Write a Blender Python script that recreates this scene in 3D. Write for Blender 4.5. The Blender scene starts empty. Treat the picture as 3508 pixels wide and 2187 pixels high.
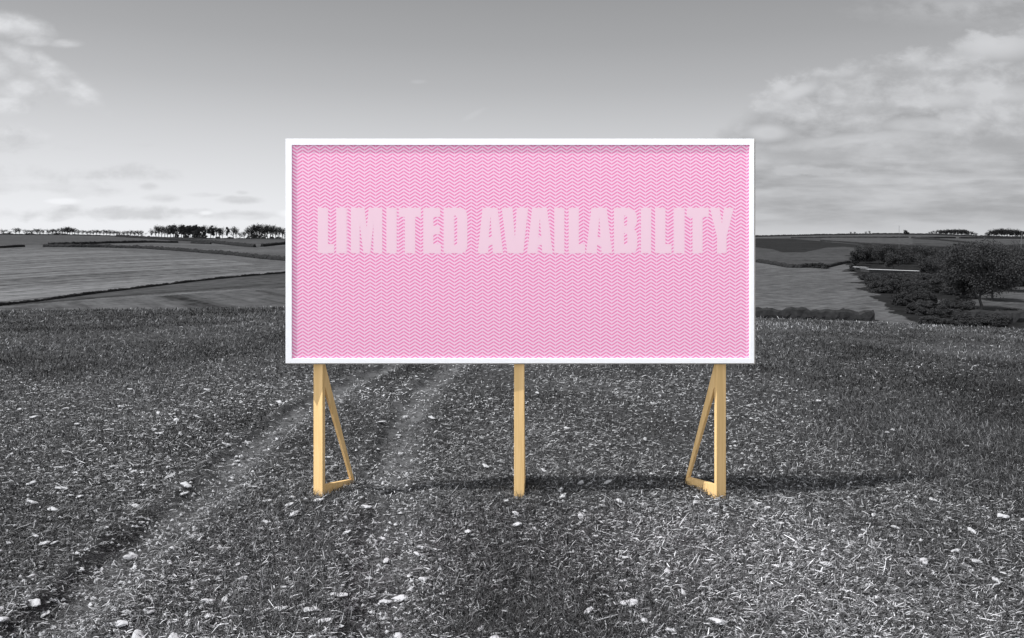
import bpy, math, random
import numpy as np
from mathutils import Vector, Matrix

S = bpy.context.scene
C = S.collection
R = math.radians
random.seed(7)
rng = np.random.default_rng(11)

# ------------------------------------------------------------------ camera
F = 2533.3            # focal length in photo pixels (26 mm on a 36 mm, 3508 px wide frame)
CX, HY = 1754.0, 815.0
EYE = 1.6
cam = bpy.data.cameras.new('camera')
cam.lens = 26.0; cam.sensor_width = 36.0
cam.shift_y = -(1093.5 - HY) / 3508.0
cam.clip_start = 0.05; cam.clip_end = 12000
camo = bpy.data.objects.new('camera', cam); C.objects.link(camo)
camo.location = (0, 0, EYE); camo.rotation_euler = (R(90), 0, 0)
S.camera = camo

# ------------------------------------------------------------------ exposure
S.view_settings.view_transform = 'Standard'
S.view_settings.look = 'None'
S.view_settings.exposure = 0.0
S.view_settings.gamma = 1.0
S.view_settings.use_curve_mapping = False

# ------------------------------------------------------------------ sun
SUN_EL, SUN_PHI = R(56), R(17)          # elevation; angle between its azimuth and the sign's plane
to_sun = Vector((-math.cos(SUN_EL)*math.cos(SUN_PHI), -math.cos(SUN_EL)*math.sin(SUN_PHI), math.sin(SUN_EL)))
sun = bpy.data.lights.new('sun', 'SUN'); sun.energy = 5.0; sun.angle = R(0.5); sun.color = (1.0, 0.985, 0.965)
suno = bpy.data.objects.new('sun', sun); C.objects.link(suno)
suno.rotation_euler = (-to_sun).to_track_quat('-Z', 'Y').to_euler()
suno.location = to_sun * 50

# ------------------------------------------------------------------ node helper
class NT:
    def __init__(s, tree): s.t = tree; s.n = tree.nodes; s.l = tree.links
    def new(s, typ, **kw):
        n = s.n.new(typ)
        for k, v in kw.items(): setattr(n, k, v)
        return n
    def put(s, sock, v):
        if isinstance(v, bpy.types.NodeSocket): s.l.new(v, sock)
        else: sock.default_value = v
    def m(s, op, a, b=0.0, c=0.0, clamp=False):
        n = s.new('ShaderNodeMath', operation=op); n.use_clamp = clamp
        s.put(n.inputs[0], a); s.put(n.inputs[1], b)
        if len(n.inputs) > 2: s.put(n.inputs[2], c)
        return n.outputs[0]
    def step(s, v, lo, hi, a=0.0, b=1.0):
        n = s.new('ShaderNodeMapRange'); n.interpolation_type = 'SMOOTHSTEP'
        s.put(n.inputs[0], v); s.put(n.inputs[1], lo); s.put(n.inputs[2], hi); s.put(n.inputs[3], a); s.put(n.inputs[4], b)
        return n.outputs[0]
    def lin(s, v, lo, hi, a=0.0, b=1.0):
        n = s.new('ShaderNodeMapRange')
        s.put(n.inputs[0], v); s.put(n.inputs[1], lo); s.put(n.inputs[2], hi); s.put(n.inputs[3], a); s.put(n.inputs[4], b)
        return n.outputs[0]
    def xyz(s, x, y, z=0.0):
        n = s.new('ShaderNodeCombineXYZ'); s.put(n.inputs[0], x); s.put(n.inputs[1], y); s.put(n.inputs[2], z)
        return n.outputs[0]
    def noise(s, vec, scale=1.0, detail=4.0, rough=0.5, dist=0.0):
        n = s.new('ShaderNodeTexNoise'); s.put(n.inputs['Vector'], vec)
        n.inputs['Scale'].default_value = scale; n.inputs['Detail'].default_value = detail
        n.inputs['Roughness'].default_value = rough; n.inputs['Distortion'].default_value = dist
        return n.outputs[0]
    def mix(s, f, a, b):            # scalar mix
        n = s.new('ShaderNodeMix'); n.data_type = 'FLOAT'
        s.put(n.inputs[0], f); s.put(n.inputs[2], a); s.put(n.inputs[3], b)
        return n.outputs[0]
    def curve(s, v, pts, lo, hi):   # piecewise-linear function of v
        n = s.new('ShaderNodeValToRGB'); cr = n.color_ramp; cr.interpolation = 'LINEAR'
        mx = max(p[1] for p in pts)
        while len(cr.elements) < len(pts): cr.elements.new(0.5)
        for e, (x, y) in zip(cr.elements, pts):
            e.position = (x - lo) / (hi - lo); q = y / mx; e.color = (q, q, q, 1)
        s.l.new(s.lin(v, lo, hi), n.inputs[0])
        return s.m('MULTIPLY', n.outputs[0], mx)

# ------------------------------------------------------------------ world: daylight sky in greys, with clouds
W = bpy.data.worlds.new('World'); S.world = W; W.use_nodes = True
W.node_tree.nodes.clear(); w = NT(W.node_tree)
sky = w.new('ShaderNodeTexSky', sky_type='NISHITA'); sky.sun_disc = False
sky.sun_elevation = SUN_EL; sky.sun_rotation = math.atan2(to_sun.x, to_sun.y)
sky.air_density = 1.0; sky.dust_density = 1.5; sky.ozone_density = 1.0
bw = w.new('ShaderNodeRGBToBW'); w.l.new(sky.outputs[0], bw.inputs[0]); NIS = bw.outputs[0]
tc = w.new('ShaderNodeTexCoord'); sp = w.new('ShaderNodeSeparateXYZ'); w.l.new(tc.outputs['Generated'], sp.inputs[0])
DX, DY, DZ = sp.outputs
zc = w.m('MAXIMUM', DZ, 0.0)
yy = w.m('MAXIMUM', w.m('ABSOLUTE', DY), 0.08)
U = w.m('MULTIPLY', w.m('DIVIDE', DX, yy), F)          # 0 = straight ahead
V = w.m('MULTIPLY', w.m('DIVIDE', DZ, yy), F)          # height above the horizon, same unit
hyp = w.m('SQRT', w.m('ADD', w.m('MULTIPLY', U, U), F*F))
el = w.m('DIVIDE', V, hyp)                              # tan(elevation)
# clear part: the Nishita brightness, graded by elevation (photo: pale at the horizon, mid grey above)
SKYC = [(0.0, .86), (.02, .85), (.05, .80), (.10, .70), (.14, .62), (.20, .49), (.26, .40), (.33, .335), (.6, .30), (1.2, .30)]
clear = w.curve(el, SKYC, 0.0, 1.2)
nisn = w.m('MULTIPLY', NIS, 0.1)
P_ = w.xyz(U, V, 0)
# left-right falloff: the right is duller
clear = w.m('MULTIPLY', clear, w.step(U, -1900.0, 2600.0, 1.04, 0.93))
wv = w.xyz(w.m('MULTIPLY', U, 0.0016), w.m('MULTIPLY', V, 0.0045), 3.1)
n1 = w.noise(wv, 2.2, 8, 0.56, 0.3)
n2 = w.noise(w.xyz(w.m('MULTIPLY', U, 0.0030), w.m('MULTIPLY', V, 0.0052), 9.7), 2.0, 9, 0.58, 0.15)
n3 = w.noise(w.xyz(w.m('MULTIPLY', U, 0.0060), w.m('MULTIPLY', V, 0.0095), 2.2), 1.5, 7, 0.55, 0.2)
ns = w.noise(w.xyz(w.m('MULTIPLY', U, 0.0013), w.m('MULTIPLY', V, 0.0078), 1.3), 2.0, 8, 0.55, 0.15)
def blob(cx, cy, rx, ry, k=1.3, tilt=0.0):
    a = w.m('SUBTRACT', U, cx - CX); b = w.m('SUBTRACT', V, HY - cy)
    if tilt: b = w.m('ADD', b, w.m('MULTIPLY', a, tilt))
    a = w.m('DIVIDE', a, rx); b = w.m('DIVIDE', b, ry)
    d = w.m('SQRT', w.m('ADD', w.m('MULTIPLY', a, a), w.m('MULTIPLY', b, b)))
    d = w.m('ADD', d, w.m('MULTIPLY', w.m('SUBTRACT', n2, 0.5), k*2.2))
    return w.step(d, 1.25, 0.25)
def union(*a):
    r = a[0]
    for q in a[1:]: r = w.m('MAXIMUM', r, q)
    return r
cl = union(blob(20, 88, 170, 44, .8, .12), blob(228, 150, 62, 17, .5), blob(115, 140, 70, 20, .7), blob(110, 205, 130, 40, .8, .35),
           blob(185, 265, 150, 62, .75, .50), blob(285, 312, 70, 34, .6, .55), blob(100, 305, 110, 46, .8), blob(-120, 230, 160, 90), blob(10, 470, 150, 40, 1.0), blob(30, 360, 120, 30, 1.))
L = w.mix(w.m('MULTIPLY', cl, 0.9), clear, w.lin(n3, .32, .68, .56, .80))
wisp = union(blob(1432, 281, 30, 8, .7), blob(1620, 395, 34, 10, .9, -.5))
L = w.mix(w.m('MULTIPLY', wisp, 0.17), L, 0.72)
# low grey streaks on the left
lm = w.m('MULTIPLY', union(blob(60, 600, 420, 34), blob(60, 500, 330, 26), blob(190, 640, 250, 26, 1.5), blob(330, 655, 130, 20, 1.3), blob(508, 640, 34, 14, .8), blob(560, 678, 66, 14, .9),
         blob(690, 668, 60, 8, .9), blob(830, 685, 66, 14, 1), blob(830, 660, 22, 8, .8), blob(640, 727, 90, 14, 1.3), blob(820, 740, 170, 16, 1.5), blob(300, 735, 380, 24, 1.6)), w.step(ns, .40, .60, .35, 1.0))
L = w.mix(w.m('MULTIPLY', lm, 0.85), L, w.lin(n2, .35, .65, .62, .76))
pf = w.m('MULTIPLY', w.noise(w.xyz(w.m('MULTIPLY', U, .004), w.m('MULTIPLY', V, .016), 5), 2.0, 6, .6), 1.0)
L = w.mix(w.m('MULTIPLY', union(blob(985, 733, 40, 15, .6), blob(705, 730, 26, 8, .8), blob(200, 690, 60, 10, 1.)), 0.8), L, 0.95)
# cloud bank on the right
edge = w.curve(U, [(-200, 40), (200, 150), (600, 290), (800, 440), (870, 490), (930, 535), (1000, 575), (1100, 610), (1350, 650), (1500, 690), (1700, 740), (2600, 820)], -200, 2600)
de = w.m('ADD', w.m('SUBTRACT', edge, V), w.m('MULTIPLY', w.m('SUBTRACT', n2, 0.5), 330.0))
bank = w.m('MULTIPLY', w.step(de, -15.0, 60.0), w.step(w.m('ADD', U, w.m('MULTIPLY', n2, 300.0)), 0.0, 700.0))
bank = w.m('MAXIMUM', bank, w.m('MULTIPLY', blob(3350, 30, 420, 62, 1.3), .75))
low = w.step(V, 420.0, 180.0)
body = w.mix(low, w.lin(n2, .35, .65, .39, .62), w.lin(ns, .37, .63, .385, .585))
body = w.m('ADD', body, w.m('MULTIPLY', w.m('SUBTRACT', n3, .5), .10))
puff = union(blob(2960, 188, 120, 26, .8), blob(3095, 200, 80, 26, .9), blob(2850, 238, 100, 28, .8), blob(2725, 318, 80, 26, .7, -.35), blob(2625, 455, 75, 28, .8), blob(3400, 150, 170, 52, 1.), w.m('MULTIPLY', union(blob(3250, 342, 160, 26, 2.0), blob(3200, 430, 140, 20, 2.2), blob(3430, 325, 130, 30, 1.8), blob(2930, 480, 200, 18, 2.2, -.1), blob(2800, 585, 260, 16, 2.4, -.03)), .6))
dk = union(blob(2625, 398, 60, 26, .8), blob(2960, 375, 220, 26, 1.), blob(3200, 250, 260, 20, 1.), blob(3430, 490, 160, 30, 1.), blob(2800, 540, 240, 18, 1.))
body = w.mix(w.m('MULTIPLY', dk, .5), body, .43)
body = w.mix(w.m('MULTIPLY', puff, .75), body, .67)
body = w.mix(w.step(V, 60.0, 12.0), body, 0.66)
body = w.mix(w.step(V, 240.0, 40.0), body, w.m('ADD', w.m('MULTIPLY', body, .75), .13))
L = w.mix(bank, L, body)
# unseen bright cloud added behind the camera as fill light for the sign
FILLW = w.m('ADD', w.m('MULTIPLY', DX, -0.55), w.m('MULTIPLY', DY, -0.83))
rear = w.step(FILLW, -0.05, 0.75)
rearL = w.m('ADD', 1.72, w.m('MULTIPLY', w.m('SUBTRACT', n1, .5), 1.5))
front = w.step(DY, 0.32, 0.10)
L = w.mix(w.m('MULTIPLY', rear, front), L, rearL)
L = w.m('MULTIPLY', L, 10.0)
# keep the Nishita sky's own distribution in play as a gentle multiplier
L = w.m('MULTIPLY', L, w.lin(nisn, 0.0, 1.2, 0.96, 1.04))
col = w.new('ShaderNodeCombineColor')
w.put(col.inputs[0], w.m('MULTIPLY', L, .985)); w.put(col.inputs[1], w.m('MULTIPLY', L, .997)); w.put(col.inputs[2], w.m('MULTIPLY', L, 1.025))
bg = w.new('ShaderNodeBackground'); bg.inputs['Strength'].default_value = 0.1
w.l.new(col.outputs[0], bg.inputs['Color'])
wo = w.new('ShaderNodeOutputWorld'); w.l.new(bg.outputs[0], wo.inputs['Surface'])

# ------------------------------------------------------------------ materials
def tint(v): return (v*.975, v*.99, v*1.03, 1)
def base_mat(name, rough=0.9, spec=0.1):
    m = bpy.data.materials.new(name); m.use_nodes = True
    m.node_tree.nodes.clear(); t = NT(m.node_tree)
    b = t.new('ShaderNodeBsdfPrincipled'); b.inputs['Roughness'].default_value = rough
    b.inputs['Specular IOR Level'].default_value = spec
    o = t.new('ShaderNodeOutputMaterial'); t.l.new(b.outputs[0], o.inputs[0])
    return m, t, b
def grey(t, b, v):
    c = t.new('ShaderNodeCombineColor')
    t.put(c.inputs[0], t.m('MULTIPLY', v, .975)); t.put(c.inputs[1], t.m('MULTIPLY', v, .99)); t.put(c.inputs[2], t.m('MULTIPLY', v, 1.03))
    t.l.new(c.outputs[0], b.inputs['Base Color'])
def attr(t, n):
    a = t.new('ShaderNodeAttribute'); a.attribute_name = n; return a.outputs['Fac']
def noisy_grey(name, lo, hi, scale=3.0, rough=.9, spec=.1, space='Object', bump=0.0):
    m, t, b = base_mat(name, rough, spec)
    tc = t.new('ShaderNodeTexCoord')
    n = t.noise(tc.outputs[space], scale, 6, .6)
    grey(t, b, t.lin(n, .3, .7, lo, hi))
    if bump:
        bp = t.new('ShaderNodeBump'); bp.inputs['Strength'].default_value = bump; bp.inputs['Distance'].default_value = .02
        t.l.new(n, bp.inputs['Height']); t.l.new(bp.outputs[0], b.inputs['Normal'])
    return m
def tone_mat(name, rough=.8, spec=.15, mul=1.0, transl=0.0):
    m, t, b = base_mat(name, rough, spec)
    grey(t, b, t.m('MULTIPLY', attr(t, 'tone'), mul))
    return m
M_straw = tone_mat('dry_straw', .7, .25)
M_grass = tone_mat('grass_blades', .7, .2)
M_stone = noisy_grey('chalk_stone', .36, .55, 30, .9, .1, 'Object', .3)
M_hedge = noisy_grey('hedge_leaf', .018, .036, 1.2, .95, .02)
M_bark = noisy_grey('bark', .030, .046, 4, .95, .02)
M_leaf = tone_mat('dark_leaf', .95, .02)
M_pole = noisy_grey('weathered_pole', .09, .14, 5)
M_shedwall = noisy_grey('shed_wall', .035, .05, 2)
M_shedroof = noisy_grey('pale_sheet_roof', .40, .50, 2, .5, .3)
# stubble soil
M_soil, t, b = base_mat('stubble_soil', .95, .05)
tc = t.new('ShaderNodeTexCoord'); o = tc.outputs['Object']
n_a = t.noise(o, 0.35, 5, .6); n_b = t.noise(o, 7.0, 9, .72); n_c = t.noise(o, 60.0, 4, .7)
v = t.lin(n_b, .35, .7, .036, .075)
v = t.m('MULTIPLY', v, t.lin(n_a, .35, .65, .75, 1.35))
trk = attr(t, 'track')
v = t.mix(t.m('MULTIPLY', trk, .8), v, t.m('MULTIPLY', t.m('ADD', .03, t.m('MULTIPLY', n_c, .22)), t.lin(n_b, .35, .65, .5, 1.25)))
far = attr(t, 'farness')
vf = t.lin(t.noise(o, 1.7, 8, .75), .40, .64, .022, .070)
v = t.mix(far, v, vf)
grey(t, b, v)
bp = t.new('ShaderNodeBump'); bp.inputs['Strength'].default_value = .9; bp.inputs['Distance'].default_value = .02
t.l.new(t.m('ADD', n_b, t.m('MULTIPLY', n_c, .3)), bp.inputs['Height']); t.l.new(bp.outputs[0], b.inputs['Normal'])
# far fields: tone and row coordinate come with the mesh
M_field, t, b = base_mat('crop_field', .95, .03)
tc = t.new('ShaderNodeTexCoord'); o = tc.outputs['Object']
tone = attr(t, 'tone'); row = attr(t, 'row'); al = attr(t, 'along'); stripe = attr(t, 'stripe')
nr = t.noise(t.xyz(t.m('MULTIPLY', row, .085), t.m('MULTIPLY', al, .0022), 0), 1.0, 6, .62)
nf = t.noise(t.xyz(t.m('MULTIPLY', row, .55), t.m('MULTIPLY', al, .05), 4), 1.0, 5, .7)
ng = t.noise(o, .22, 8, .78)
k = t.lin(nr, .33, .67, -.5, .5)
k = t.m('ADD', t.m('MULTIPLY', k, stripe), t.lin(nf, .32, .68, -.28, .28))
k = t.m('ADD', k, t.lin(ng, .33, .67, -.42, .42))
ft = t.m('ABSOLUTE', t.m('SUBTRACT', t.m('FRACT', t.m('ADD', t.m('DIVIDE', row, 23.0), t.m('MULTIPLY', nf, .05))), .5))
k = t.m('SUBTRACT', k, t.m('MULTIPLY', t.m('MULTIPLY', t.step(ft, .11, .01), stripe), t.lin(nr, .35, .6, .28, .62)))
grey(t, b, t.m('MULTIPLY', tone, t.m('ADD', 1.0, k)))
# timber
M_wood, t, b = base_mat('pale_timber', .65, .2)
tc = t.new('ShaderNodeTexCoord'); o = tc.outputs['Object']
mp = t.new('ShaderNodeMapping'); mp.inputs['Scale'].default_value = (60, 60, 2.2); t.l.new(o, mp.inputs[0])
gn = t.noise(mp.outputs[0], 1.0, 5, .6, .4)
rp = t.new('ShaderNodeValToRGB'); rp.color_ramp.elements[0].position = .38; rp.color_ramp.elements[1].position = .60
rp.color_ramp.elements[0].color = (.67, .45, .20, 1); rp.color_ramp.elements[1].color = (.76, .525, .255, 1)
t.l.new(gn, rp.inputs[0]); t.l.new(rp.outputs[0], b.inputs['Base Color'])
M_white, t, b = base_mat('white_painted_frame', .5, .3)
tc = t.new('ShaderNodeTexCoord'); n = t.noise(tc.outputs['Object'], 14, 5, .6); v = t.lin(n, .3, .7, .86, .90); grey(t, b, v)
M_back, t, b = base_mat('taupe_backing_board', .7, .2); b.inputs['Base Color'].default_value = (.42, .40, .375, 1)
M_letter, t, b = base_mat('pale_pink_letter', .7, .1); b.inputs['Base Color'].default_value = (.77, .545, .645, 1)
# chevron panel (coordinates in metres on the board)
MM = 4.64 / F
M_chev, t, b = base_mat('pink_chevron_print', .7, .1)
tc = t.new('ShaderNodeTexCoord'); sx = t.new('ShaderNodeSeparateXYZ'); t.l.new(tc.outputs['Object'], sx.inputs[0])
px = t.m('DIVIDE', sx.outputs[0], MM); pz = t.m('DIVIDE', sx.outputs[2], MM)       # photo pixels on the board
# object origin sits at photo (1754, 1688)
a_ = t.m('DIVIDE', t.m('SUBTRACT', px, 1040.6 - CX), 38.30)
tri = t.m('MULTIPLY', t.m('ABSOLUTE', t.m('SUBTRACT', a_, t.m('ROUND', a_))), 2.0)           # 0 at a peak, 1 in a valley
q = t.m('ADD', t.m('DIVIDE', t.m('ADD', pz, t.m('MULTIPLY', tri, 12.6)), 11.87), 0.55)
fr = t.m('FRACT', q)
dark = t.m('LESS_THAN', fr, .49)
half = t.m('MULTIPLY', a_, 2.0)
ln = t.m('GREATER_THAN', t.m('ABSOLUTE', t.m('SUBTRACT', half, t.m('ROUND', half))), .026)
dark = t.m('MULTIPLY', dark, ln)
mx = t.new('ShaderNodeMix'); mx.data_type = 'RGBA'; t.l.new(dark, mx.inputs[0])
mx.inputs[6].default_value = (.80, .55, .695, 1); mx.inputs[7].default_value = (.735, .215, .425, 1)
t.l.new(mx.outputs[2], b.inputs['Base Color'])

# ------------------------------------------------------------------ object helpers
def link(o, parent=None):
    C.objects.link(o)
    if parent is not None: o.parent = parent
    return o
def tag(o, label=None, cat=None, group=None, kind=None):
    if label: o['label'] = label
    if cat: o['category'] = cat
    if group: o['group'] = group
    if kind: o['kind'] = kind
    return o
def empty(name, loc, rz=0.0):
    o = bpy.data.objects.new(name, None); o.location = loc; o.rotation_euler = (0, 0, rz)
    o.empty_display_size = .2
    return link(o)
def mesh_np(name, verts, faces_flat, fsize, mat, smooth=False, attrs=None):
    """verts (n,3); faces_flat flat index array; fsize verts per face (const)"""
    me = bpy.data.meshes.new(name)
    n = len(verts); nf = len(faces_flat)//fsize
    me.vertices.add(n); me.vertices.foreach_set('co', np.asarray(verts, np.float32).ravel())
    me.loops.add(len(faces_flat)); me.loops.foreach_set('vertex_index', np.asarray(faces_flat, np.int32))
    me.polygons.add(nf); me.polygons.foreach_set('loop_start', np.arange(0, nf*fsize, fsize, dtype=np.int32))
    me.polygons.foreach_set('use_smooth', np.full(nf, smooth, bool))
    for k, v in (attrs or {}).items():
        a = me.attributes.new(k, 'FLOAT', 'POINT'); a.data.foreach_set('value', np.asarray(v, np.float32))
    me.update(calc_edges=True); me.materials.append(mat)
    return me
class MB:
    def __init__(s): s.v = []; s.f = []
    def hexa(s, bot, top):
        b = len(s.v); s.v += [tuple(p) for p in bot] + [tuple(p) for p in top]; n = len(bot)
        s.f.append([b+i for i in range(n)][::-1]); s.f.append([b+n+i for i in range(n)])
        for i in range(n):
            j = (i+1) % n; s.f.append([b+i, b+j, b+n+j, b+n+i])
    def box(s, x0, x1, y0, y1, z0, z1):
        s.hexa([(x0,y0,z0),(x1,y0,z0),(x1,y1,z0),(x0,y1,z0)], [(x0,y0,z1),(x1,y0,z1),(x1,y1,z1),(x0,y1,z1)])
    def tube(s, p, q, r0, r1, n=4):
        p = Vector(p); q = Vector(q); d = (q-p).normalized()
        a = d.orthogonal().normalized(); c = d.cross(a)
        ring = lambda o, r: [o + (a*math.cos(2*math.pi*i/n) + c*math.sin(2*math.pi*i/n))*r for i in range(n)]
        s.hexa(ring(p, r0), ring(q, r1))
    def mesh(s, name, mat, bevel=0.0):
        me = bpy.data.meshes.new(name); me.from_pydata([tuple(v) for v in s.v], [], s.f)
        import bmesh
        bm = bmesh.new(); bm.from_mesh(me); bmesh.ops.recalc_face_normals(bm, faces=bm.faces)
        if bevel: bmesh.ops.bevel(bm, geom=list(bm.edges), offset=bevel, segments=1, affect='EDGES')
        bm.to_mesh(me); bm.free(); me.materials.append(mat); return me
    def build(s, name, mat, parent=None, bevel=0.0):
        return link(bpy.data.objects.new(name, s.mesh(name, mat, bevel)), parent)
# value noise
_h = rng.random((256, 256))
def vnoise(x, y):
    x = np.asarray(x, float); y = np.asarray(y, float)
    xi = np.floor(x).astype(int); yi = np.floor(y).astype(int); fx = x-xi; fy = y-yi
    fx = fx*fx*(3-2*fx); fy = fy*fy*(3-2*fy)
    g = lambda i, j: _h[i & 255, j & 255]
    return (g(xi,yi)*(1-fx)+g(xi+1,yi)*fx)*(1-fy) + (g(xi,yi+1)*(1-fx)+g(xi+1,yi+1)*fx)*fy
def fbm(x, y, o=4):
    s = 0; a = .5; t_ = 0
    for i in range(o): s = s + a*vnoise(x*2**i+17*i, y*2**i+31*i); t_ += a; a *= .5
    return s/t_

# ------------------------------------------------------------------ terrain
CR = np.array([(-900, 1068), (0, 1066), (300, 1063), (600, 1060), (984, 1054), (1754, 1068), (2585, 1091), (2800, 1099), (3034, 1107), (3300, 1120), (3508, 1129), (4400, 1170)], float)
RD = np.array([(-900, 806), (0, 804.5), (250, 806), (400, 810), (520, 814), (700, 819), (984, 820), (1754, 815), (2585, 812), (2800, 807), (3034, 803.5), (3200, 805), (3340, 811), (3508, 815), (4400, 812)], float)
def acoef(r):
    yc = np.interp(r*F+CX, CR[:,0], CR[:,1]); s = (yc-HY)/F; dc = 3.2/s
    return 1.6/dc**2
YF = 900.0
def terrain(X, Y):
    X = np.asarray(X, float); Y = np.asarray(Y, float)
    r = X/np.maximum(Y, 9.0); r = np.clip(r, -1.5, 1.5)
    a = acoef(r)
    Yp = np.maximum(Y, 0)
    near = -a*np.minimum(Yp, 60)**2 - 2*a*60*np.maximum(Yp-60, 0)*0.35
    yr = np.interp(r*F+CX, RD[:,0], RD[:,1]); zr = EYE - (yr-HY)/F*YF
    k = (zr+14.7)/(YF-150)
    hill = -14.7 + (np.minimum(Y, YF)-150)*k - np.maximum(Y-YF, 0)*0.012
    dip = -1.6*np.exp(-((r*F+CX-2900)/420.)**2)*np.exp(-((Y-330)/110.)**2) + .9*np.exp(-((r*F+CX-560)/500.)**2)*np.exp(-((Y-420)/160.)**2)
    hill = hill + dip*np.clip((Y-150)/60, 0, 1)
    t_ = np.clip((Y-60)/(145-60), 0, 1); t_ = t_*t_*(3-2*t_)
    return np.where(Y < 60, near, near*(1-t_) + hill*t_)
def gz(x, y): return float(terrain(x, y))
def hit(px, py, ymin=135.0, ymax=900.0):
    """photo pixel -> point on the far hillside"""
    r = (px-CX)/F; s = (py-HY)/F
    Y = np.linspace(ymin, ymax, 3000); g = (EYE - terrain(r*Y, Y))/Y
    idx = np.nonzero(g <= s)[0]
    y = Y[idx[0]] if len(idx) else ymax
    return Vector((r*y, y, gz(r*y, y)))
def hitn(px, py):
    """photo pixel -> point on the near field"""
    r = (px-CX)/F; s = (py-HY)/F; a = float(acoef(np.array(r)))
    d = max(s*s-6.4*a, 0); y = (s-math.sqrt(d))/(2*a)
    return Vector((r*y, y, -a*y*y))

# tractor ruts on the near field: centre lines from the photograph
TR = []
for pts in ([(250, 2100), (420, 1930), (560, 1810), (730, 1665), (860, 1540), (1000, 1430), (1180, 1325), (1330, 1258), (1500, 1180), (1700, 1120)],
            [(1300, 2150), (1310, 1960), (1318, 1800), (1340, 1600), (1385, 1450), (1450, 1330), (1560, 1245), (1760, 1170), (1900, 1130)]):
    q = [hitn(*p) for p in pts]; TR.append(np.array([(p.x, p.y) for p in q]))
def track_d(X, Y):
    """signed distance to the nearest rut, using x at that y"""
    best = np.full(np.shape(X), 9.0)
    for tr in TR:
        o_ = np.argsort(tr[:,1]); ys = tr[o_,1]; xs = tr[o_,0]
        dx = X-np.interp(Y, ys, xs); sl = np.gradient(xs, ys); sl = np.interp(Y, ys, sl)
        d = dx/np.sqrt(1+sl*sl)
        d = np.where(Y > 26, 9.0, d)
        best = np.where(np.abs(d) < np.abs(best), d, best)
    return best
def relief(X, Y):
    z = (fbm(X*1.1, Y*1.1, 4)-.5)*.07 + (fbm(X*9, Y*9, 3)-.5)*.030
    d = track_d(X, Y)
    e = (fbm(X*3+7, Y*3, 3)-.5)*.18
    z = z - .045*np.exp(-((d+e)/.15)**4) + .024*np.exp(-((d+.21+e)/.055)**2) + .02*np.exp(-((d-.28+e)/.10)**2)
    near_sign = np.exp(-((Y-4.85)/.45)**2)*np.clip(1.9-np.abs(X-.05), 0, 1)
    z = z*(1-.6*near_sign) - .012*near_sign
    return z*np.clip((60-Y)/20, 0, 1)
def ground_z(X, Y): return terrain(X, Y) + relief(X, Y)

def grid(name, us, Ys, off, mat, zf, attrs):
    UU, YY = np.meshgrid(us, Ys); XX = UU*(YY+off)
    ZZ = zf(XX, YY); nu = len(us); ny = len(Ys)
    v = np.stack([XX, YY, ZZ], -1).reshape(-1, 3)
    i = np.arange((ny-1)*nu).reshape(ny-1, nu)[:, :-1].ravel()
    f = np.stack([i, i+1, i+nu+1, i+nu], -1).ravel()
    me = mesh_np(name, v, f, 4, mat, True, attrs(XX.ravel(), YY.ravel()))
    return link(bpy.data.objects.new(name, me))
nearY = np.concatenate([np.linspace(-8, 1.9, 30), np.geomspace(2.0, 60, 520)])
def nattr(X, Y):
    d = track_d(X, Y)
    e = (fbm(X*4+3, Y*4, 3)-.5)*.2
    return {'track': np.exp(-((d+e)/.17)**4)*np.clip((26-Y)/10, 0, 1)*(.55+.45*(fbm(X*2, Y*2, 3) > .45)), 'farness': np.clip((Y-12)/14, 0, 1)}
ground = grid('ground', np.linspace(-1.05, 1.05, 760), nearY, 4.0, M_soil, ground_z, nattr)
tag(ground, kind='structure')

# far fields -------------------------------------------------------
farY = np.concatenate([np.linspace(60, 130, 30)[:-1], np.geomspace(130, 900, 330), [1000, 1300, 2000, 4000]])
# hedge and boundary lines on the photo (x, y)
def L_(pts): return np.array(pts, float)
H6 = L_([(-300, 1075), (0, 1049), (165, 1029), (330, 1006), (495, 986), (660, 966), (824, 949), (984, 936), (1300, 905)])
H4 = L_([(150, 847), (350, 848.5), (441, 851), (500, 853), (632, 862), (731, 870), (809, 876), (892, 887), (984, 894), (1300, 930)])
H3 = L_([(165, 840), (255, 838.5), (390, 834), (500, 832), (613, 833), (722, 837)])
H1 = L_([(400, 812), (500, 818), (578, 823), (677, 829), (714, 832), (751, 836), (774, 839), (842, 846), (873, 848)])
H1b = L_([(897, 846), (925, 843), (964, 839), (1010, 836)])
R3 = L_([(2540, 893), (2585, 898), (2634, 905), (2679, 913), (2703, 918), (2744, 918), (2783, 916)])
R4 = L_([(2819, 921), (2880, 906), (2938, 897), (3000, 893)])
RNEAR = L_([(2500, 1090), (2585, 1094), (2700, 1099), (2850, 1106), (2990, 1112)])
RB = L_([(2813, 826), (2887, 831), (2947, 836), (3034, 840), (3150, 846), (3400, 858)])
RB2 = L_([(2709, 817), (2850, 815), (3034, 815.5), (3110, 815)])
RC = L_([(3125, 817), (3200, 822), (3260, 828), (3330, 835), (3400, 842)])
RD1 = L_([(3156, 817), (3271, 817)]); RD2 = L_([(3288, 817.5), (3400, 818), (3560, 819)])
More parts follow.
